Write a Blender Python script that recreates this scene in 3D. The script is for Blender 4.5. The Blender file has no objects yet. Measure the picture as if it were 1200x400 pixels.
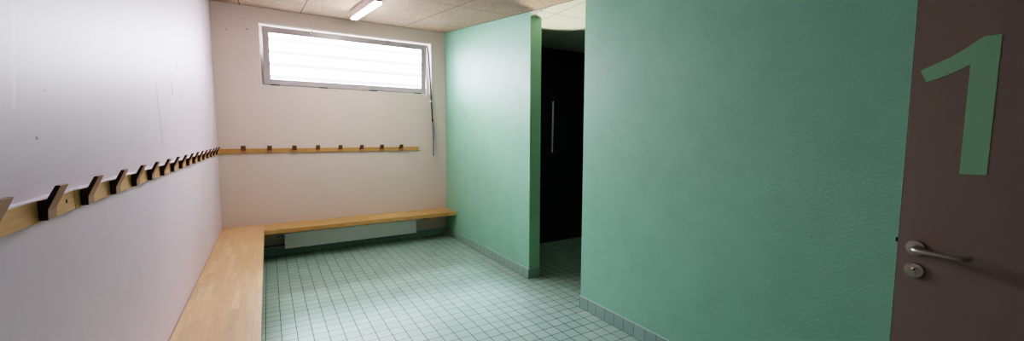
import bpy, bmesh, math, random
from mathutils import Vector, Matrix

C = bpy.context.scene.collection
random.seed(4)

# ------------------------------------------------------------------ dimensions
W = 2.8633          # right wall plane
TW = 0.1376         # right wall thickness
ZC, SL = 3.0721, 0.1178   # ceiling height at the back wall, slope towards the camera
YP, YO = -2.3489, -3.1912  # opening between partition and right wall
YF = -6.35          # front wall
HB, BT = 0.4148, 0.053     # bench top, thickness
WL, WB = 0.432, 0.398      # bench depths
TILE = 0.1047
XC, YCF, YCN = 5.0, -1.229, -4.6   # side room
ZK = 2.75           # side room ceiling
def zc(y): return ZC + SL * y

# ------------------------------------------------------------------ node helpers
class NT:
    def __init__(self, name):
        self.m = bpy.data.materials.new(name); self.m.use_nodes = True
        self.t = self.m.node_tree; self.t.nodes.clear()
        self.out = self.n('ShaderNodeOutputMaterial')
    def n(self, typ, **kw):
        x = self.t.nodes.new(typ)
        for k, v in kw.items(): setattr(x, k, v)
        return x
    def l(self, a, b): self.t.links.new(a, b)
    def val(self, sock, v):
        if isinstance(v, bpy.types.NodeSocket): self.l(v, sock)
        else:
            if sock.type == 'RGBA' and not hasattr(v, '__len__'): v = (v, v, v, 1)
            if sock.type == 'RGBA' and len(v) == 3: v = (*v, 1)
            sock.default_value = v
    def math(self, op, a, b=0.0, c=0.0):
        x = self.n('ShaderNodeMath', operation=op)
        self.val(x.inputs[0], a); self.val(x.inputs[1], b); self.val(x.inputs[2], c)
        return x.outputs[0]
    def pos(self):
        return self.n('ShaderNodeNewGeometry').outputs['Position']
    def sep(self, v):
        s = self.n('ShaderNodeSeparateXYZ'); self.l(v, s.inputs[0]); return s.outputs
    def comb(self, x, y, z):
        s = self.n('ShaderNodeCombineXYZ')
        self.val(s.inputs[0], x); self.val(s.inputs[1], y); self.val(s.inputs[2], z); return s.outputs[0]
    def noise(self, vec, scale, detail=3, rough=.5):
        x = self.n('ShaderNodeTexNoise'); self.l(vec, x.inputs['Vector'])
        x.inputs['Scale'].default_value = scale; x.inputs['Detail'].default_value = detail
        x.inputs['Roughness'].default_value = rough
        return x.outputs['Fac']
    def white(self, vec):
        x = self.n('ShaderNodeTexWhiteNoise', noise_dimensions='3D'); self.l(vec, x.inputs['Vector'])
        return x.outputs['Value']
    def mix(self, f, a, b, blend='MIX'):
        x = self.n('ShaderNodeMix', data_type='RGBA', blend_type=blend)
        self.val(x.inputs[0], f); self.val(x.inputs[6], a); self.val(x.inputs[7], b)
        return x.outputs[2]
    def ramp(self, f, stops):
        x = self.n('ShaderNodeValToRGB'); self.l(f, x.inputs[0])
        e = x.color_ramp.elements
        while len(e) < len(stops): e.new(.5)
        for k, (p, c) in zip(e, stops):
            k.position = p; k.color = (*c, 1) if hasattr(c, '__len__') else (c, c, c, 1)
        return x.outputs[0]
    def bump(self, h, strength=.2, dist=.002):
        x = self.n('ShaderNodeBump'); self.l(h, x.inputs['Height'])
        x.inputs['Strength'].default_value = strength; x.inputs['Distance'].default_value = dist
        return x.outputs[0]
    def bsdf(self, color, rough=.5, metal=0, spec=.5, normal=None, coat=0):
        x = self.n('ShaderNodeBsdfPrincipled')
        self.val(x.inputs['Base Color'], color); self.val(x.inputs['Roughness'], rough)
        x.inputs['Metallic'].default_value = metal
        x.inputs['Specular IOR Level'].default_value = spec
        x.inputs['Coat Weight'].default_value = coat; x.inputs['Coat Roughness'].default_value = .15
        if normal is not None: self.l(normal, x.inputs['Normal'])
        self.l(x.outputs[0], self.out.inputs[0])
        return self.m

def srgb(r, g, b):
    f = lambda v: (v/255/12.92) if v/255 <= .04045 else ((v/255+.055)/1.055)**2.4
    return (f(r), f(g), f(b))

def plain(name, col, rough=.5, metal=0, spec=.5, vary=.06, scale=25):
    t = NT(name)
    n = t.noise(t.pos(), scale, 3)
    c = t.mix(n, tuple(v*(1-vary) for v in col), tuple(min(1, v*(1+vary)) for v in col))
    return t.bsdf(c, rough, metal, spec)

def emit(name, col, s):
    t = NT(name); e = t.n('ShaderNodeEmission')
    e.inputs[0].default_value = (*col, 1); e.inputs[1].default_value = s
    t.l(e.outputs[0], t.out.inputs[0]); return t.m

def paint(name, col, rough, vary=.05, bump=.15, bscale=140, spec=.4, marks=None, blotch=None, axis='x', light=None):
    t = NT(name); P = t.pos()
    n1 = t.noise(P, 1.6, 4, .6); n2 = t.noise(P, bscale, 2)
    lo = tuple(v*(1-vary) for v in col); hi = tuple(min(1, v*(1+vary)) for v in col)
    c = t.mix(n1, lo, hi)
    c = t.mix(t.math('MULTIPLY', n2, .12), c, tuple(v*.6 for v in col))
    if blotch:
        n3 = t.noise(P, 5, 5, .65)
        c = t.mix(t.math('MULTIPLY', t.ramp(n3, [(.45, 0), (.7, 1)]), blotch), c, tuple(v*.72 for v in col))
    # sparse dirt specks
    vo = t.n('ShaderNodeTexVoronoi'); t.l(P, vo.inputs['Vector']); vo.inputs['Scale'].default_value = 9
    sp = t.ramp(vo.outputs['Distance'], [(.03, 1), (.05, 0)])
    keep = t.math('GREATER_THAN', t.white(vo.outputs['Position']), .72)
    c = t.mix(t.math('MULTIPLY', t.math('MULTIPLY', sp, keep), .35), c, tuple(v*.3 for v in col))
    for lst, mc in ((marks, (.10, .09, .12)), (light, (.95, .95, .97))):
        if not lst: continue
        s = t.sep(P); u = s[1] if axis == 'x' else s[0]
        wob = t.math('MULTIPLY', t.math('SUBTRACT', t.noise(P, 14, 2), .5), .03)
        u = t.math('ADD', u, wob)
        tot = None
        for (a0, z0, a1, z1, w, d) in lst:     # short scuffs and painted glare streaks: line segments in the wall plane
            L2 = (a1-a0)**2+(z1-z0)**2
            q = t.math('DIVIDE', t.math('ADD', t.math('MULTIPLY', t.math('SUBTRACT', u, a0), a1-a0),
                        t.math('MULTIPLY', t.math('SUBTRACT', s[2], z0), z1-z0)), L2)
            q = t.math('MINIMUM', t.math('MAXIMUM', q, 0), 1)
            du = t.math('SUBTRACT', u, t.math('ADD', t.math('MULTIPLY', q, a1-a0), a0))
            dz = t.math('SUBTRACT', s[2], t.math('ADD', t.math('MULTIPLY', q, z1-z0), z0))
            dd = t.math('SQRT', t.math('ADD', t.math('MULTIPLY', du, du), t.math('MULTIPLY', dz, dz)))
            k = t.math('MULTIPLY', t.ramp(t.math('DIVIDE', dd, w*2), [(.3, 1), (.6, 0)]), d)
            tot = k if tot is None else t.math('MAXIMUM', tot, k)
        c = t.mix(tot, c, mc)
    return t.bsdf(c, rough, 0, spec, t.bump(n2, bump, .003))

def grid_tiles(name, c1, c2, grout, ua, va, u0, v0, uw, vw, gap=.0035, rough=.3, spec=.5):
    """square tiles with grout lines, ua/va are world axes 0..2"""
    t = NT(name); P = t.pos(); s = t.sep(P)
    u = t.math('DIVIDE', t.math('SUBTRACT', s[ua], u0), uw)
    v = t.math('DIVIDE', t.math('SUBTRACT', s[va], v0), vw)
    def edge(q, w):
        f = t.math('FRACT', q)
        return t.math('MULTIPLY', t.math('MINIMUM', f, t.math('SUBTRACT', 1, f)), w)
    e = t.math('MINIMUM', edge(u, uw), edge(v, vw))
    g = t.ramp(t.math('MULTIPLY', e, 100), [(gap*50*.7, 1), (gap*50*1.5, 0)])
    rnd = t.white(t.comb(t.math('FLOOR', u), t.math('FLOOR', v), 0))
    n = t.noise(P, 60, 4, .7); n0 = t.noise(P, 2.2, 3)
    c = t.mix(rnd, c1, c2)
    c = t.mix(t.math('MULTIPLY', n, .22), c, tuple(v*.6 for v in c1))
    c = t.mix(t.math('MULTIPLY', n0, .25), c, tuple(v*.7 for v in c1))
    c = t.mix(g, c, grout)
    hgt = t.math('SUBTRACT', 1, g)
    tilt = t.math('MULTIPLY', t.math('SUBTRACT', n, .5), .12)
    r = t.mix(g, (rough,)*3, (.8,)*3)
    return t.bsdf(c, r, 0, spec, t.bump(t.math('ADD', hgt, tilt), .35, .0015))

def wood(name, ua, va, light, dark, strip=.043, length=.42, rough=.38, glue=.5):
    """finger-jointed stave board running along axis ua"""
    t = NT(name); P = t.pos(); s = t.sep(P)
    vi = t.math('FLOOR', t.math('DIVIDE', s[va], strip))
    off = t.math('MULTIPLY', t.white(t.comb(vi, 3.1, 7.7)), 5.0)
    uu = t.math('ADD', t.math('DIVIDE', s[ua], length), off)
    ui = t.math('FLOOR', uu)
    zi = t.math('FLOOR', t.math('DIVIDE', s[2], .3))
    rnd = t.white(t.comb(ui, vi, zi)); rnd2 = t.white(t.comb(vi, ui, 5.5))
    gv = t.comb(t.math('MULTIPLY', s[ua], 1.0), t.math('MULTIPLY', s[va], 16), t.math('MULTIPLY', s[2], 16))
    sh = t.n('ShaderNodeVectorMath', operation='ADD'); t.l(gv, sh.inputs[0])
    t.l(t.comb(t.math('MULTIPLY', rnd, 9), t.math('MULTIPLY', rnd2, 7), 0), sh.inputs[1])
    grain = t.noise(sh.outputs[0], 5, 6, .65)
    fine = t.noise(t.comb(t.math('MULTIPLY', s[ua], 6), t.math('MULTIPLY', s[va], 120), t.math('MULTIPLY', s[2], 120)), 4, 3)
    c = t.ramp(rnd, [(0, tuple(v*.78 for v in light)), (.4, light), (.75, tuple(a*.7+b*.3 for a, b in zip(light, dark))), (.93, (light[0]*1.14, light[1]*1.18, light[2]*1.3)), (1, (light[0]*1.12, light[1]*1.02, light[2]*1.2))])
    c = t.mix(t.math('MULTIPLY', t.ramp(grain, [(.35, 0), (.75, 1)]), .55), c, dark)
    c = t.mix(t.math('MULTIPLY', fine, .16), c, dark)
    f = t.math('FRACT', uu); fv = t.math('FRACT', t.math('DIVIDE', s[va], strip))
    e = t.math('MINIMUM', t.math('MULTIPLY', f, length), t.math('MULTIPLY', fv, strip))
    c = t.mix(t.math('MULTIPLY', t.ramp(t.math('MULTIPLY', e, 100), [(.05, 1), (.12, 0)]), glue), c, tuple(v*.45 for v in dark))
    return t.bsdf(c, rough, 0, .45, t.bump(fine, .08, .001))

def ceiling_mat(name, col, dark, x0, dx, y0, dy, w=.005, amt=.85):
    t = NT(name); P = t.pos(); s = t.sep(P)
    def edge(q, a, d):
        f = t.math('FRACT', t.math('DIVIDE', t.math('SUBTRACT', q, a), d))
        return t.math('MULTIPLY', t.math('MINIMUM', f, t.math('SUBTRACT', 1, f)), d)
    e = t.math('MINIMUM', edge(s[0], x0, dx), edge(s[1], y0, dy))
    g = t.ramp(t.math('MULTIPLY', e, 50), [(w*35, 1), (w*60, 0)])
    n = t.noise(P, 48, 5, .8); n2 = t.noise(P, 20, 3, .6)
    c = t.mix(t.math('MULTIPLY', t.ramp(n, [(.4, 0), (.68, 1)]), amt), col, dark)
    c = t.mix(t.math('MULTIPLY', n2, .25), c, dark)
    cell = t.white(t.comb(t.math('FLOOR', t.math('DIVIDE', t.math('SUBTRACT', s[0], x0), dx)), t.math('FLOOR', t.math('DIVIDE', t.math('SUBTRACT', s[1], y0), dy)), 0))
    c = t.mix(t.math('MULTIPLY', cell, .14), c, tuple(v*.7 for v in col))
    c = t.mix(g, c, (.09, .06, .05))
    return t.bsdf(c, .95, 0, .1, t.bump(n, .5, .004))

# ------------------------------------------------------------------ materials
M = {}
L_MARKS = [(-2.312, 2.012, -2.285, 1.975, .018, .8), (-2.54, 1.86, -2.522, 1.80, .018, .7), (-2.26, 1.81, -2.25, 1.785, .012, .5),
           (-2.96, 1.80, -2.965, 1.70, .016, .45), (-2.945, 1.69, -2.925, 1.475, .016, .32), (-2.90, 1.63, -2.88, 1.5, .012, .2),
           (-4.377, 1.523, -4.374, 1.521, .0042, .8), (-2.05, 2.2, -2.04, 2.195, .01, .5), (-4.31, 1.65, -4.308, 1.648, .003, .6), (-4.15, 1.72, -4.148, 1.722, .003, .6)]
L_GLARE = [(-4.43, 1.84, -4.447, 1.73, .010, .8), (-4.447, 1.73, -4.475, 1.60, .007, .45), (-3.51, 1.985, -3.50, 1.93, .008, .5)]  # pale wipe streaks with their gloss glare painted in
M['white_wall'] = paint('white gloss wall paint', srgb(226, 209, 221), .47, .035, .06, 45, .42, L_MARKS, .10, 'x', L_GLARE)
B_MARKS = [(.049, 2.885, .053, 2.885, .006, .5), (.145, 2.767, .147, 2.769, .009, .6), (.352, 2.795, .356, 2.797, .009, .85), (.318, 2.918, .322, 2.918, .005, .5)]
M['back_wall'] = paint('warm white wall paint', srgb(219, 203, 196), .6, .03, .12, 120, .3, B_MARKS, .06, 'z')
M['green'] = paint('mint green wall paint', srgb(148, 202, 178), .5, .07, .42, 90, .4, None, .28)
M['green_edge'] = paint('deeper green wall paint', srgb(158, 205, 171), .55, .05, .25, 110, .35, None, .12)
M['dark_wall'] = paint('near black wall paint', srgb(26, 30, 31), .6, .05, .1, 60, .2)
M['front_wall'] = paint('grey wall paint', srgb(62, 56, 54), .7, .05, .1, 60, .2)
T1, T2, GR = srgb(158, 187, 176), srgb(170, 196, 186), srgb(44, 52, 51)
M['floor'] = grid_tiles('pale green floor tiles', T1, T2, GR, 0, 1, .4366, -.03, TILE, TILE, .0056, .27, .55)
Bt1, Bt2, Bg = srgb(150, 182, 171), srgb(160, 190, 180), srgb(84, 102, 97)
M['base_x'] = grid_tiles('green skirting tiles along wall', Bt1, Bt2, Bg, 1, 2, YO, -.003, TILE, .108, .0035, .3)
M['base_y'] = grid_tiles('green skirting tiles across room', Bt1, Bt2, Bg, 0, 2, W-.01, -.003, TILE, .108, .0035, .3)
M['grout_cap'] = plain('pale grout bead', srgb(176, 200, 190), .7)
M['ceil'] = ceiling_mat('speckled ceiling board', srgb(206, 182, 162), srgb(112, 88, 72), .294, .640, -.71, 1.29)
M['ceil2'] = ceiling_mat('pale ceiling tile', srgb(232, 232, 214), srgb(190, 190, 170), 3.04, .60, -2.54, 1.2, .0035, .2)
BL, BD = srgb(232, 190, 148), srgb(186, 132, 84)
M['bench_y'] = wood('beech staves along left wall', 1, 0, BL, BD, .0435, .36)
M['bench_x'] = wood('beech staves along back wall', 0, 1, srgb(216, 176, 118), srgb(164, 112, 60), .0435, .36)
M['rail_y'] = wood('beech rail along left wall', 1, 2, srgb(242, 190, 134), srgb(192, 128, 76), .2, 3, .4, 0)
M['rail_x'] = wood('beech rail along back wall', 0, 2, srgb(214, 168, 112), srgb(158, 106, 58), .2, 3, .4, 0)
M['hook'] = wood('brown beech peg', 2, 0, srgb(184, 138, 110), srgb(136, 92, 70), .3, 3, .45, 0)
M['hook_side'] = plain('shaded peg side', srgb(58, 36, 30), .6)  # shade on the peg sides put into the colour
M['rail_top'] = plain('window-lit top edge', srgb(240, 234, 244), .35)  # window light on the board's top face painted in as white
M['hook_arm'] = wood('shaded peg arm', 2, 0, srgb(128, 88, 68), srgb(96, 60, 44), .3, 3, .45, 0)  # same brown peg wood, shade on back rail arms painted in
M['screw'] = plain('dark screw head', (.03, .025, .02), .4, .6)
M['plaster'] = plain('white reveal plaster', srgb(236, 234, 232), .6)
M['alu'] = plain('anodised grey window frame', srgb(200, 190, 184), .38, .15, .5)
M['alu_sash'] = plain('grey window sash', srgb(176, 168, 170), .35, .15, .5)
M['rubber'] = plain('black rubber', (.012, .012, .013), .6)
M['chrome'] = plain('bright steel', srgb(215, 215, 218), .22, 1)
M['steel'] = plain('satin steel', srgb(200, 194, 186), .34, 1)
M['rod'] = plain('dark steel rod', srgb(70, 72, 82), .4, .6)
M['crank'] = plain('grey plastic crank sleeve', srgb(120, 120, 130), .45)
M['rad'] = plain('light grey radiator enamel', srgb(240, 240, 240), .4)
M['valve'] = plain('white plastic valve', srgb(200, 200, 198), .4)
M['pipe'] = plain('shaded under-bench pipe', srgb(70, 74, 74), .4)  # pipe colour darkened to carry the shade under the bench
M['door'] = paint('taupe door laminate', srgb(150, 136, 127), .5, .05, .05, 200, .35)
M['door_edge'] = plain('grey door lipping', srgb(128, 120, 114), .5)
M['one'] = paint('green number film', srgb(154, 200, 166), .5, .05, .05, 200, .35)
M['lamp_body'] = plain('white lamp housing', srgb(205, 190, 188), .45)
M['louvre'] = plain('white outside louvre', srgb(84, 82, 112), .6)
M['ground'] = plain('pale paving outside', srgb(150, 150, 145), .9)
M['tube'] = emit('lit lamp diffuser', (1, .93, .90), 13)
def glass():
    t = NT('clear window glass')
    a = t.n('ShaderNodeBsdfTransparent'); b = t.n('ShaderNodeBsdfGlossy'); b.inputs['Roughness'].default_value = .02
    f = t.n('ShaderNodeFresnel'); f.inputs[0].default_value = 1.45
    m = t.n('ShaderNodeMixShader'); t.l(t.math('MULTIPLY', f.outputs[0], .8), m.inputs[0])
    a.inputs[0].default_value = (.96, .97, .98, 1)
    t.l(a.outputs[0], m.inputs[1]); t.l(b.outputs[0], m.inputs[2]); t.l(m.outputs[0], t.out.inputs[0])
    return t.m
M['glass'] = glass()

# ------------------------------------------------------------------ mesh helpers
def box(bm, x0, x1, y0, y1, z0, z1):
    v = [bm.verts.new(p) for p in ((x0,y0,z0),(x1,y0,z0),(x1,y1,z0),(x0,y1,z0),(x0,y0,z1),(x1,y0,z1),(x1,y1,z1),(x0,y1,z1))]
    for f in ((0,3,2,1),(4,5,6,7),(0,1,5,4),(1,2,6,5),(2,3,7,6),(3,0,4,7)): bm.faces.new([v[i] for i in f])
    return v
def prism(bm, pts, axis, a0, a1):
    """extrude polygon pts (2D in the two other axes, in order) along axis"""
    def P(p, a):
        return {0: (a, p[0], p[1]), 1: (p[0], a, p[1]), 2: (p[0], p[1], a)}[axis]
    A = [bm.verts.new(P(p, a0)) for p in pts]; B = [bm.verts.new(P(p, a1)) for p in pts]
    bm.faces.new(A[::-1]); bm.faces.new(B)
    n = len(pts)
    for i in range(n): bm.faces.new([A[i], A[(i+1) % n], B[(i+1) % n], B[i]])
def tube(bm, pts, r, seg=12, caps=True):
    pts = [Vector(p) for p in pts]; rings = []
    ref = None
    for i, p in enumerate(pts):
        d = (pts[min(i+1, len(pts)-1)] - pts[max(i-1, 0)]).normalized()
        if ref is None or abs(ref.dot(d)) > .95:
            ref = Vector((0, 0, 1)) if abs(d.z) < .9 else Vector((1, 0, 0))
        s = d.cross(ref).normalized(); u = s.cross(d).normalized(); ref = u
        rr = r[i] if hasattr(r, '__len__') else r
        rings.append([bm.verts.new(p + s*math.cos(2*math.pi*k/seg)*rr + u*math.sin(2*math.pi*k/seg)*rr) for k in range(seg)])
    for a, b in zip(rings, rings[1:]):
        for k in range(seg): bm.faces.new([a[k], a[(k+1) % seg], b[(k+1) % seg], b[k]])
    if caps: bm.faces.new(rings[0][::-1]); bm.faces.new(rings[-1])
def disc(bm, c, axis, prof, seg=32):
    """lathe prof [(r, h)] about axis ('x' negative = out of the right wall)"""
    c = Vector(c); ax = Vector(axis).normalized()
    u = ax.orthogonal().normalized(); w = ax.cross(u)
    rings = []
    for r, h in prof:
        rings.append([bm.verts.new(c + ax*h + (u*math.cos(2*math.pi*k/seg)+w*math.sin(2*math.pi*k/seg))*max(r, 1e-5)) for k in range(seg)])
    for a, b in zip(rings, rings[1:]):
        for k in range(seg): bm.faces.new([a[k], a[(k+1) % seg], b[(k+1) % seg], b[k]])
    bm.faces.new(rings[0][::-1]); bm.faces.new(rings[-1])

def link(name, bm, mat, parent=None, base=None, bevel=0, smooth=False, shift=None):
    base = Vector(base) if base is not None else Vector((0, 0, 0))
    bmesh.ops.remove_doubles(bm, verts=bm.verts, dist=1e-6)
    bmesh.ops.recalc_face_normals(bm, faces=bm.faces)
    bmesh.ops.translate(bm, verts=bm.verts, vec=-base)
    me = bpy.data.meshes.new(name); bm.to_mesh(me); bm.free()
    o = bpy.data.objects.new(name, me); C.objects.link(o)
    me.materials.append(M[mat])
    if parent is None: o.location = base
    else: o.parent = parent
    if bevel:
        b = o.modifiers.new('Bevel', 'BEVEL'); b.width = bevel; b.segments = 2; b.limit_method = 'ANGLE'; b.angle_limit = math.radians(40)
    if smooth:
        for p in me.polygons: p.use_smooth = True
        if hasattr(me, 'set_sharp_from_angle'): me.set_sharp_from_angle(angle=math.radians(40))
    return o
def thing(name, label, cat, base, group=None):
    o = bpy.data.objects.new(name, None); C.objects.link(o); o.location = base
    o.empty_display_size = .1
    o['label'] = label; o['category'] = cat
    if group: o['group'] = group
    return o
def part(name, mat, parent, fn, bevel=0, smooth=False, label=None, origin=None):
    """fn fills a bmesh in world coordinates"""
    bm = bmesh.new(); fn(bm)
    root = parent; b = Vector((0, 0, 0))
    while root is not None: b += root.location; root = root.parent
    o = link(name, bm, mat, parent, b, bevel, smooth)
    if origin is not None:      # move the part's origin to a useful point
        d = Vector(origin) - b
        o.data.transform(Matrix.Translation(-d)); o.location = d
    if label: o['label'] = label
    return o
def struct(name, mat, fn, bevel=0):
    bm = bmesh.new(); fn(bm)
    o = link(name, bm, mat, None, None, bevel); o['kind'] = 'structure'
    return o

# ------------------------------------------------------------------ setting
WX0, WX1, WZ0, WZ1 = .4714, 2.6523, 2.1409, 2.896   # window opening
WD = .22            # back wall thickness
struct('floor', 'floor', lambda b: box(b, -.2, XC+.2, YF-.2, WD, -.12, 0))
struct('wall_left', 'white_wall', lambda b: prism(b, [(WD, 0), (YF-.2, 0), (YF-.2, zc(YF-.2)), (WD, zc(WD))], 0, -.2, 0))
def wb(b):
    X1 = W + TW
    for x0, x1, z0, z1 in ((0, WX0, 0, ZC), (WX1, X1, 0, ZC), (WX0, WX1, 0, WZ0), (WX0, WX1, WZ1, ZC)):
        prism(b, [(0, z0), (WD, z0), (WD, z1 if z1 != ZC else zc(WD)), (0, z1)], 0, x0, x1)
struct('wall_back', 'back_wall', wb)
struct('wall_partition', 'green', lambda b: prism(b, [(0, 0), (YP+.004, 0), (YP+.004, zc(YP+.004)), (0, ZC)], 0, W, W+TW))
struct('wall_partition_end', 'green_edge', lambda b: prism(b, [(YP+.004, 0), (YP, 0), (YP, zc(YP)), (YP+.004, zc(YP+.004))], 0, W, W+TW))
struct('wall_right', 'green', lambda b: prism(b, [(YO, 0), (YF-.2, 0), (YF-.2, zc(YF-.2)), (YO, zc(YO))], 0, W, W+TW))
struct('wall_front', 'front_wall', lambda b: box(b, 0, W, YF-.2, YF, 0, zc(YF-.2)))
struct('ceiling', 'ceil', lambda b: prism(b, [(WD, zc(WD)), (YF-.2, zc(YF-.2)), (YF-.2, zc(YF-.2)+.18), (WD, zc(WD)+.18)], 0, -.2, W))
def ck(b):
    box(b, W+TW, XC+.2, YP, .1, ZK, ZK+.5)
    box(b, W, XC+.2, YO, YP, ZK, ZK+.5)
    box(b, W+TW, XC+.2, YCN-.2, YO, ZK, ZK+.5)
struct('ceiling_side_room', 'ceil2', ck)
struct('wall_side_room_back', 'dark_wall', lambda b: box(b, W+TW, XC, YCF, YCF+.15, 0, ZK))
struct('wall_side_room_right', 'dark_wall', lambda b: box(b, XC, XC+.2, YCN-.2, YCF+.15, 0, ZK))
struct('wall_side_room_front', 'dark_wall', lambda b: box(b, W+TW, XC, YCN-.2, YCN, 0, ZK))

# tiled skirting, a pale grout bead on top of each run
bb, bt = .102, .010
def base_run(name, mat, x0, x1, y0, y1):
    o = struct(name, mat, lambda b: box(b, x0, x1, y0, y1, 0, bb), .0015)
    g = part('grout_bead', 'grout_cap', o, lambda b: box(b, x0, x1, y0, y1, bb, bb+.004))
    return o
base_run('baseboard_left', 'base_x', 0, bt, YF, 0)
base_run('baseboard_back', 'base_y', bt, W-bt, -bt, 0)
base_run('baseboard_partition', 'base_x', W-bt, W, YP, 0)
base_run('baseboard_partition_end', 'base_y', W-bt, W+TW, YP-bt, YP)
base_run('baseboard_right', 'base_x', W-bt, W, YF, YO+bt)
base_run('baseboard_right_end', 'base_y', W, W+TW, YO, YO+bt)

# ------------------------------------------------------------------ window
win = bpy.data.objects.new('window_1', None); C.objects.link(win); win.location = ((WX0+WX1)/2, .12, WZ0)
win['kind'] = 'structure'
FY = .11
def ring(b, x0, x1, z0, z1, w, y0, y1):
    box(b, x0, x1, y0, y1, z0, z0+w); box(b, x0, x1, y0, y1, z1-w, z1)
    box(b, x0, x0+w, y0, y1, z0+w, z1-w); box(b, x1-w, x1, y0, y1, z0+w, z1-w)
part('reveal_lining', 'plaster', win, lambda b: (box(b, WX0, WX0+.006, -.003, FY, WZ0, WZ1), box(b, WX1-.006, WX1, -.003, FY, WZ0, WZ1),
     box(b, WX0+.006, WX1-.006, -.003, FY, WZ1-.006, WZ1), box(b, WX0+.006, WX1-.006, -.003, FY, WZ0, WZ0+.006)))
part('window_frame', 'alu', win, lambda b: ring(b, WX0+.006, WX1-.006, WZ0+.006, WZ1-.006, .045, FY, FY+.07), .003)
# sash hinged at the bottom, leaning a little into the room
SX0, SX1, SZ0, SZ1 = .508, 2.585, WZ0+.026, WZ1-.028
TILT = math.radians(3.6)
def lean(b):
    R = Matrix.Rotation(TILT, 4, 'X'); c = Vector((0, FY-.008, SZ0))
    for v in b.verts: v.co = R @ (v.co - c) + c
def sash_fn(b):
    ring(b, SX0, SX1, SZ0, SZ1, .066, FY-.035, FY+.012); lean(b)
sash = part('sash', 'alu_sash', win, sash_fn, .005)
def gasket(b): ring(b, SX0+.064, SX1-.064, SZ0+.064, SZ1-.064, .006, FY-.030, FY-.02); lean(b)
part('gasket', 'rubber', sash, gasket)
def pane(b): box(b, SX0+.066, SX1-.066, FY-.012, FY-.006, SZ0+.066, SZ1-.066); lean(b)
part('glass_pane', 'glass', sash, pane)
for x in (.62, 1.18, 1.82, 2.46):
    part('hinge', 'rubber', win, lambda b: box(b, x-.05, x+.05, FY-.05, FY-.004, WZ0+.007, WZ0+.026), .002)
ytop = FY-.035-(SZ1-SZ0)*math.sin(TILT)
for x in (1.035, 2.02):
    def stay(b, x=x):
        tube(b, [(x-.10, FY+.0, SZ1+.012), (x-.02, ytop+.01, SZ1-.004), (x, ytop-.012, SZ1-.008)], .006, 8)
        box(b, x-.012, x+.028, ytop-.016, ytop+.012, SZ1-.04, SZ1+.004)
        tube(b, [(x+.01, ytop-.018, SZ1-.01), (x+.035, ytop-.02, SZ1-.045)], .007, 8)
    part('stay_arm', 'chrome', win, stay, 0, True)
def op(b):
    tube(b, [(2.60, .06, 2.862), (2.603, .02, 2.82), (2.606, -.012, 2.74), (2.624, -.05, 2.03), (2.636, -.055, 1.75)], .011, 10)
rod = part('opener_rod', 'rod', win, op, 0, True)
part('rod_joint', 'rubber', rod, lambda b: tube(b, [(2.635, -.055, 1.79), (2.636, -.055, 1.775), (2.636, -.055, 1.745), (2.637, -.055, 1.735)], [.006, .013, .013, .006], 12), 0, True)
def crank(b):
    tube(b, [(2.637, -.055, 1.735), (2.640, -.055, 1.69), (2.643, -.06, 1.45), (2.642, -.058, 1.228)], .012, 10)
    tube(b, [(2.640, -.05, 1.70), (2.656, -.045, 1.66), (2.657, -.045, 1.48), (2.645, -.05, 1.42)], .009, 8)
part('crank_handle', 'crank', rod, crank, 0, True)
part('rod_guide', 'plaster', rod, lambda b: box(b, 2.612, 2.636, -.058, -.0, 2.03, 2.055), .003)

# white louvre screen standing outside the glass
lv = thing('window_louvre', 'white louvre blades outside the window glass', 'louvre', ((WX0+WX1)/2, .66, .3))
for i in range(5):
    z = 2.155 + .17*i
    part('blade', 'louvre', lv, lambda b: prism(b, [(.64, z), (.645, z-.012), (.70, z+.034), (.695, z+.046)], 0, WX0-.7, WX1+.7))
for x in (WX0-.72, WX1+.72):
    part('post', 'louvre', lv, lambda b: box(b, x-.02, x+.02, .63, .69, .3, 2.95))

# ------------------------------------------------------------------ benches
b1 = thing('wooden_bench', 'long beech stave bench running along the white left wall', 'bench', (WL/2, (YF+0)/2, 0))
part('seat', 'bench_y', b1, lambda b: box(b, 0.004, WL, YF+.02, 0, HB-BT, HB), .003)
for y in (-1.0, -2.3, -3.6, -4.9, -6.1):
    part('bracket', 'bench_x', b1, lambda b: prism(b, [(.0115, HB-BT), (.36, HB-BT), (.36, HB-BT-.04), (.0115, HB-BT-.16)], 1, y-.022, y+.022), .003)
b2 = thing('wooden_bench', 'shorter beech bench running along the back wall below the window', 'bench', ((WL+W)/2, -WB/2, 0))
part('seat', 'bench_x', b2, lambda b: box(b, WL+.0008, W-.001, -WB, -.002, HB-BT, HB), .003)
for x in (.477, 2.502):
    part('bracket', 'bench_x', b2, lambda b: prism(b, [(-.002, HB-BT), (-.30, HB-BT), (-.30, HB-BT-.05), (-.27, HB-BT-.065), (-.002, HB-BT-.10)], 0, x-.025, x+.025), .003)

# ------------------------------------------------------------------ radiator under the back bench
RX0, RX1 = .642, 2.34
rad = thing('radiator', 'low light grey panel radiator under the back bench', 'radiator', ((RX0+RX1)/2, -.08, .10))
part('front_panel', 'rad', rad, lambda b: box(b, RX0, RX1, -.12, -.108, .10, .298), .003)
def fins(b):
    box(b, RX0+.015, RX1-.015, -.052, -.044, .11, .29)
    n = 60
    for i in range(n):
        x = RX0+.03+(RX1-RX0-.06)*i/(n-1); box(b, x-.002, x+.002, -.108, -.052, .115, .288)
part('convector_core', 'rad', rad, fins)
for x in (RX0+.2, RX1-.2):
    part('wall_bracket', 'rad', rad, lambda b: box(b, x-.02, x+.02, -.044, -.0015, .13, .27))
def valve(b):
    disc(b, (.618, -.085, .247), (-1, 0, 0), [(.012, -.03), (.012, 0), (.019, .002), (.020, .03), (.017, .036), (.008, .038)], 20)
part('valve', 'valve', rad, valve, 0, True)
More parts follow.
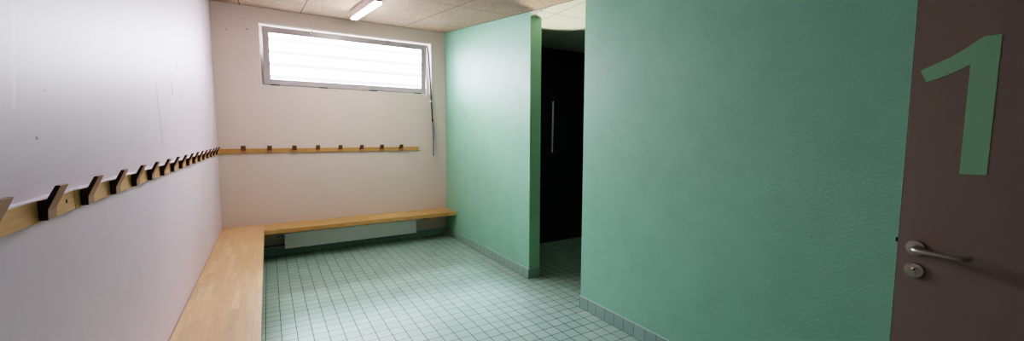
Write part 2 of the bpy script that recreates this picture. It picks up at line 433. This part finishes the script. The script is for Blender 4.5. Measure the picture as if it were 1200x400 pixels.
part('valve', 'pipe', rad, lambda b: disc(b, (.618, -.085, .147), (-1, 0, 0), [(.012, -.03), (.012, 0), (.015, .004), (.015, .02)], 16), 0, True, label='small dark lower valve')
part('pipe', 'pipe', rad, lambda b: tube(b, [(.60, -.085, .147), (.50, -.085, .147), (.40, -.085, .147), (.20, -.085, .147), (.17, -.083, .13), (.17, -.08, .001)], .009, 10), 0, True)
part('pipe', 'pipe', rad, lambda b: tube(b, [(.595, -.085, .247), (.585, -.085, .245), (.58, -.07, .24), (.58, -.02, .24), (.58, -.002, .24)], .008, 10), 0, True)

# ------------------------------------------------------------------ coat rails
RZ0, RZ1, RT = 1.3135, 1.3695, .020
HW = .050
PROF = [(.019, 1.318), (.036, 1.318), (.037, 1.345), (.063, 1.404), (.053, 1.405), (.036, 1.371), (.019, 1.367)]
def rail(label, axis, a0, a1, hooks, screws):
    """axis 'y': on the left wall, 'x': on the back wall"""
    base = (.01, (a0+a1)/2, RZ0) if axis == 'y' else ((a0+a1)/2, -.01, RZ0)
    t = thing('coat_rail', label, 'coat rail', base)
    if axis == 'y': part('board', 'rail_y', t, lambda b: box(b, 0, RT, a0, a1, RZ0, RZ1), .002)
    else: part('board', 'rail_x', t, lambda b: box(b, a0, a1, -RT, 0, RZ0, RZ1), .002)
    if axis == 'y': part('top_edge', 'rail_top', t, lambda b: box(b, .0005, RT+.0006, a0+.001, a1-.001, RZ1-.001, RZ1+.0012), label='white top edge with window light painted in')
    first = None
    for h in hooks:
        if first is None:
            if axis == 'y': fn = lambda b: prism(b, PROF, 1, h, h+HW)
            else: fn = lambda b: prism(b, [(-p, z) for p, z in PROF], 0, h-HW/2, h+HW/2)
            first = part('hook', 'hook', t, fn, .0015, origin=(base[0], h, RZ0) if axis == 'y' else (h, base[1], RZ0))
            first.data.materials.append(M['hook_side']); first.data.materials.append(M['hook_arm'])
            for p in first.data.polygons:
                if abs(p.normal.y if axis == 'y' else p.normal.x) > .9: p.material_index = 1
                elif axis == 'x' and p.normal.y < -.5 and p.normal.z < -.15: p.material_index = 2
        else:
            c = first.copy(); C.objects.link(c); c.parent = t
            c.location = (first.location.x, h-base[1], first.location.z) if axis == 'y' else (h-base[0], first.location.y, first.location.z)
    s0 = None
    for s in screws:
        if s0 is None:
            fn = lambda b: disc(b, (RT-.001, s, 1.345) if axis == 'y' else (s, -RT+.001, 1.345), (1, 0, 0) if axis == 'y' else (0, -1, 0), [(.0055, 0), (.0055, .0018), (.003, .0022)], 12)
            s0 = part('screw', 'screw', t, fn, origin=(base[0], s, RZ0) if axis == 'y' else (s, base[1], RZ0))
        else:
            c = s0.copy(); C.objects.link(c); c.parent = t
            c.location = (s0.location.x, s-base[1], s0.location.z) if axis == 'y' else (s-base[0], s0.location.y, s0.location.z)
    return t
HK = [-4.465 + .2667*k for k in range(-4, 16)]
JY = -4.241
rail('wooden coat rail at the left edge, nearest piece on the white left wall', 'y', YF+.05, JY-.0015, [h for h in HK if h+HW < JY], [-4.299, -5.4])
rail('long wooden coat rail on the white left wall, running to the far corner', 'y', JY+.0015, -.022, [h for h in HK if h > JY], [-4.13, -3.05, -1.95, -.85])
rail('wooden coat rail with eight pegs on the back wall below the window', 'x', .0, 2.428, [.255, .528, .8, 1.072, 1.346, 1.619, 1.891, 2.163], [.40, .94, 1.48, 2.03, 2.38])

# ------------------------------------------------------------------ ceiling lamp
LX0, LX1, LY0, LY1, LH = 1.405, 1.475, -.735, -1.965, .095
lamp = thing('ceiling_lamp', 'lit slim white batten lamp on the ceiling', 'lamp', ((LX0+LX1)/2, (LY0+LY1)/2, zc((LY0+LY1)/2)))
def sl(b, z0, z1, x0=LX0, x1=LX1, y0=LY0, y1=LY1):
    prism(b, [(y0, zc(y0)+z0), (y1, zc(y1)+z0), (y1, zc(y1)+z1), (y0, zc(y0)+z1)], 0, x0, x1)
part('housing', 'lamp_body', lamp, lambda b: sl(b, -LH+.016, 0), .003)
part('diffuser', 'tube', lamp, lambda b: sl(b, -LH, -LH+.016, LX0+.002, LX1-.002, LY0-.006, LY1+.006), .004)
part('end_cap', 'lamp_body', lamp, lambda b: sl(b, -LH+.012, 0, LX0-.001, LX1+.001, LY0+.006, LY0-.0), .002)

# ------------------------------------------------------------------ open door leaf at the right
DX0, DX1 = 2.80, 2.842
DY = -5.296
door = struct('door_1', 'door', lambda b: box(b, DX0, DX1, DY-.93, DY-.004, .008, 2.13), .0015)
part('edge_strip', 'door_edge', door, lambda b: box(b, DX0, DX1, DY-.004, DY, .008, 2.13), .001)
ONE = [(-5.322,1.798),(-5.365,1.819),(-5.407,1.840),(-5.445,1.867),(-5.473,1.891),(-5.487,1.901),(-5.531,1.901),(-5.527,1.389),(-5.457,1.387),(-5.459,1.804),(-5.431,1.786),(-5.396,1.769),(-5.343,1.749)]
part('number_one', 'one', door, lambda b: prism(b, ONE, 0, DX0-.0012, DX0+.0005), label='large green numeral 1')
RC = (DX0, -5.354, 1.070)
hd = part('lever_handle', 'steel', door, lambda b: tube(b, [(DX0, RC[1], RC[2])]+[(DX0-x, RC[1]-y, RC[2]-z) for x, y, z in
     ((.02, 0, 0), (.038, .001, 0), (.048, .006, 0), (.053, .016, 0), (.055, .03, 0), (.055, .08, .001), (.055, .125, .002), (.054, .140, .002), (.049, .150, .002), (.040, .154, .002), (.022, .155, .002))],
     [.0105, .0105, .0108, .011, .011, .0105, .0098, .0095, .0095, .0095, .0095, .0095], 16), 0, True)
part('rose', 'steel', hd, lambda b: disc(b, RC, (-1, 0, 0), [(.032, 0), (.032, .004), (.029, .008), (.013, .009)], 40), 0, True)
KC = (DX0, -5.356, .976)
kr = part('key_rose', 'steel', door, lambda b: disc(b, KC, (-1, 0, 0), [(.032, 0), (.032, .004), (.029, .008), (.005, .009)], 40), 0, True)
part('lock_cylinder', 'steel', kr, lambda b: (disc(b, (DX0, KC[1], KC[2]+.006), (-1, 0, 0), [(.0085, .006), (.0085, .012), (.007, .013)], 20), box(b, DX0-.0115, DX0-.006, KC[1]-.005, KC[1]+.005, KC[2]-.022, KC[2]+.004)), .0008)
part('keyhole', 'rubber', kr, lambda b: disc(b, (DX0, KC[1]-.001, KC[2]+.005), (-1, 0, 0), [(.0035, .010), (.0035, .0136)], 12))
part('latch', 'rubber', door, lambda b: box(b, DX0+.008, DX0+.026, DY-.001, DY+.010, 1.082, 1.100), .002)
part('hinge', 'steel', door, lambda b: [tube(b, [(DX0+.02, DY-.935, z), (DX0+.02, DY-.935, z+.09)], .007, 12) for z in (.25, 1.1, 1.85)], 0, True)

# ------------------------------------------------------------------ side room
sr = thing('shower_pipe', 'thin grey vertical pipe on the black wall of the dark side room', 'pipe', (3.955, YCF, 1.27))
part('riser', 'valve', sr, lambda b: tube(b, [(3.955, YCF-.04, 1.27), (3.96, YCF-.04, 1.6), (3.965, YCF-.04, 2.03)], .012, 12), 0, True)
part('bracket', 'rubber', sr, lambda b: disc(b, (3.966, YCF, 2.045), (0, -1, 0), [(.045, 0), (.045, .02), (.03, .055), (.012, .058)], 20), 0, True)
part('bracket', 'rubber', sr, lambda b: disc(b, (3.955, YCF, 1.285), (0, -1, 0), [(.02, 0), (.02, .035), (.015, .052)], 16), 0, True)

# ------------------------------------------------------------------ outside ground
struct('ground_outside', 'ground', lambda b: box(b, -6, 9, .8, 12, .0, .3))

# ------------------------------------------------------------------ light
def lamp_obj(name, kind, loc, energy, color, **kw):
    d = bpy.data.lights.new(name, kind); d.energy = energy; d.color = color
    o = bpy.data.objects.new(name, d); C.objects.link(o); o.location = loc
    for k, v in kw.items(): setattr(d, k, v)
    return o
def aim(o, to):
    o.rotation_euler = (Vector(to)-o.location).to_track_quat('-Z', 'Y').to_euler()
w = bpy.data.worlds.new('World'); bpy.context.scene.world = w; w.use_nodes = True
nt = w.node_tree; nt.nodes.clear()
ow = nt.nodes.new('ShaderNodeOutputWorld'); bg = nt.nodes.new('ShaderNodeBackground')
tc = nt.nodes.new('ShaderNodeTexCoord'); sp = nt.nodes.new('ShaderNodeSeparateXYZ'); rp = nt.nodes.new('ShaderNodeValToRGB')
nt.links.new(tc.outputs['Generated'], sp.inputs[0]); nt.links.new(sp.outputs[2], rp.inputs[0])
rp.color_ramp.elements[0].position = 0; rp.color_ramp.elements[0].color = (.92, .90, 1.0, 1)
rp.color_ramp.elements[1].position = .8; rp.color_ramp.elements[1].color = (1.0, .97, 1.06, 1)
nt.links.new(rp.outputs[0], bg.inputs[0]); bg.inputs[1].default_value = 7.4
nt.links.new(bg.outputs[0], ow.inputs[0])
pt = lamp_obj('sky_portal', 'AREA', ((WX0+WX1)/2, WD+.01, (WZ0+WZ1)/2), 1, (1, 1, 1), shape='RECTANGLE', size=WX1-WX0, size_y=WZ1-WZ0)
pt.rotation_euler = (-math.pi/2, 0, 0); pt.data.cycles.is_portal = True
for el, ang, st in ((54.5, 3.5, .95), (50.8, 4, .95), (47, 5, .7), (43.5, 7, .5), (39, 10, .45)):     # added suns standing in for sky, drawing the floor's light edge
    su = lamp_obj('sky_fill_sun', 'SUN', (1.5, 4, 6), st, (.84, .93, 1.0), angle=math.radians(ang))
    aim(su, (1.5, 4-6/math.tan(math.radians(el)), 0))
# unseen spot added behind the partition end to brighten the side room ceiling
s = lamp_obj('side_room_fill', 'SPOT', (3.2, -2.22, 1.4), 14, (1, .97, .82), spot_size=math.radians(56), spot_blend=.3, shadow_soft_size=.04)
aim(s, (3.18, -2.66, 2.75))

# ------------------------------------------------------------------ camera
f_px, yaw, pitch, roll = 476.4405, .5402, -.0848, -.0022
F = Vector((math.sin(yaw)*math.cos(pitch), math.cos(yaw)*math.cos(pitch), math.sin(pitch)))
R = Vector((math.cos(yaw), -math.sin(yaw), 0)); U = R.cross(F)
cr, sr_ = math.cos(roll), math.sin(roll)
R2 = R*cr - U*sr_; U2 = R*sr_ + U*cr
cd = bpy.data.cameras.new('Camera'); cam = bpy.data.objects.new('Camera', cd); C.objects.link(cam)
cd.sensor_fit = 'HORIZONTAL'; cd.sensor_width = 36; cd.lens = f_px/1200*36; cd.clip_start = .02
m = Matrix((R2, U2, -F)).transposed().to_4x4(); m.translation = Vector((.5111, -5.9103, 1.53))
cam.matrix_world = m
sc = bpy.context.scene; sc.camera = cam
sc.view_settings.view_transform = 'Filmic'; sc.view_settings.look = 'High Contrast'
sc.view_settings.exposure = 2.75
sc.cycles.max_bounces = 14; sc.cycles.diffuse_bounces = 8; sc.cycles.glossy_bounces = 5
sc.cycles.use_denoising = True
sc.cycles.sample_clamp_indirect = 6
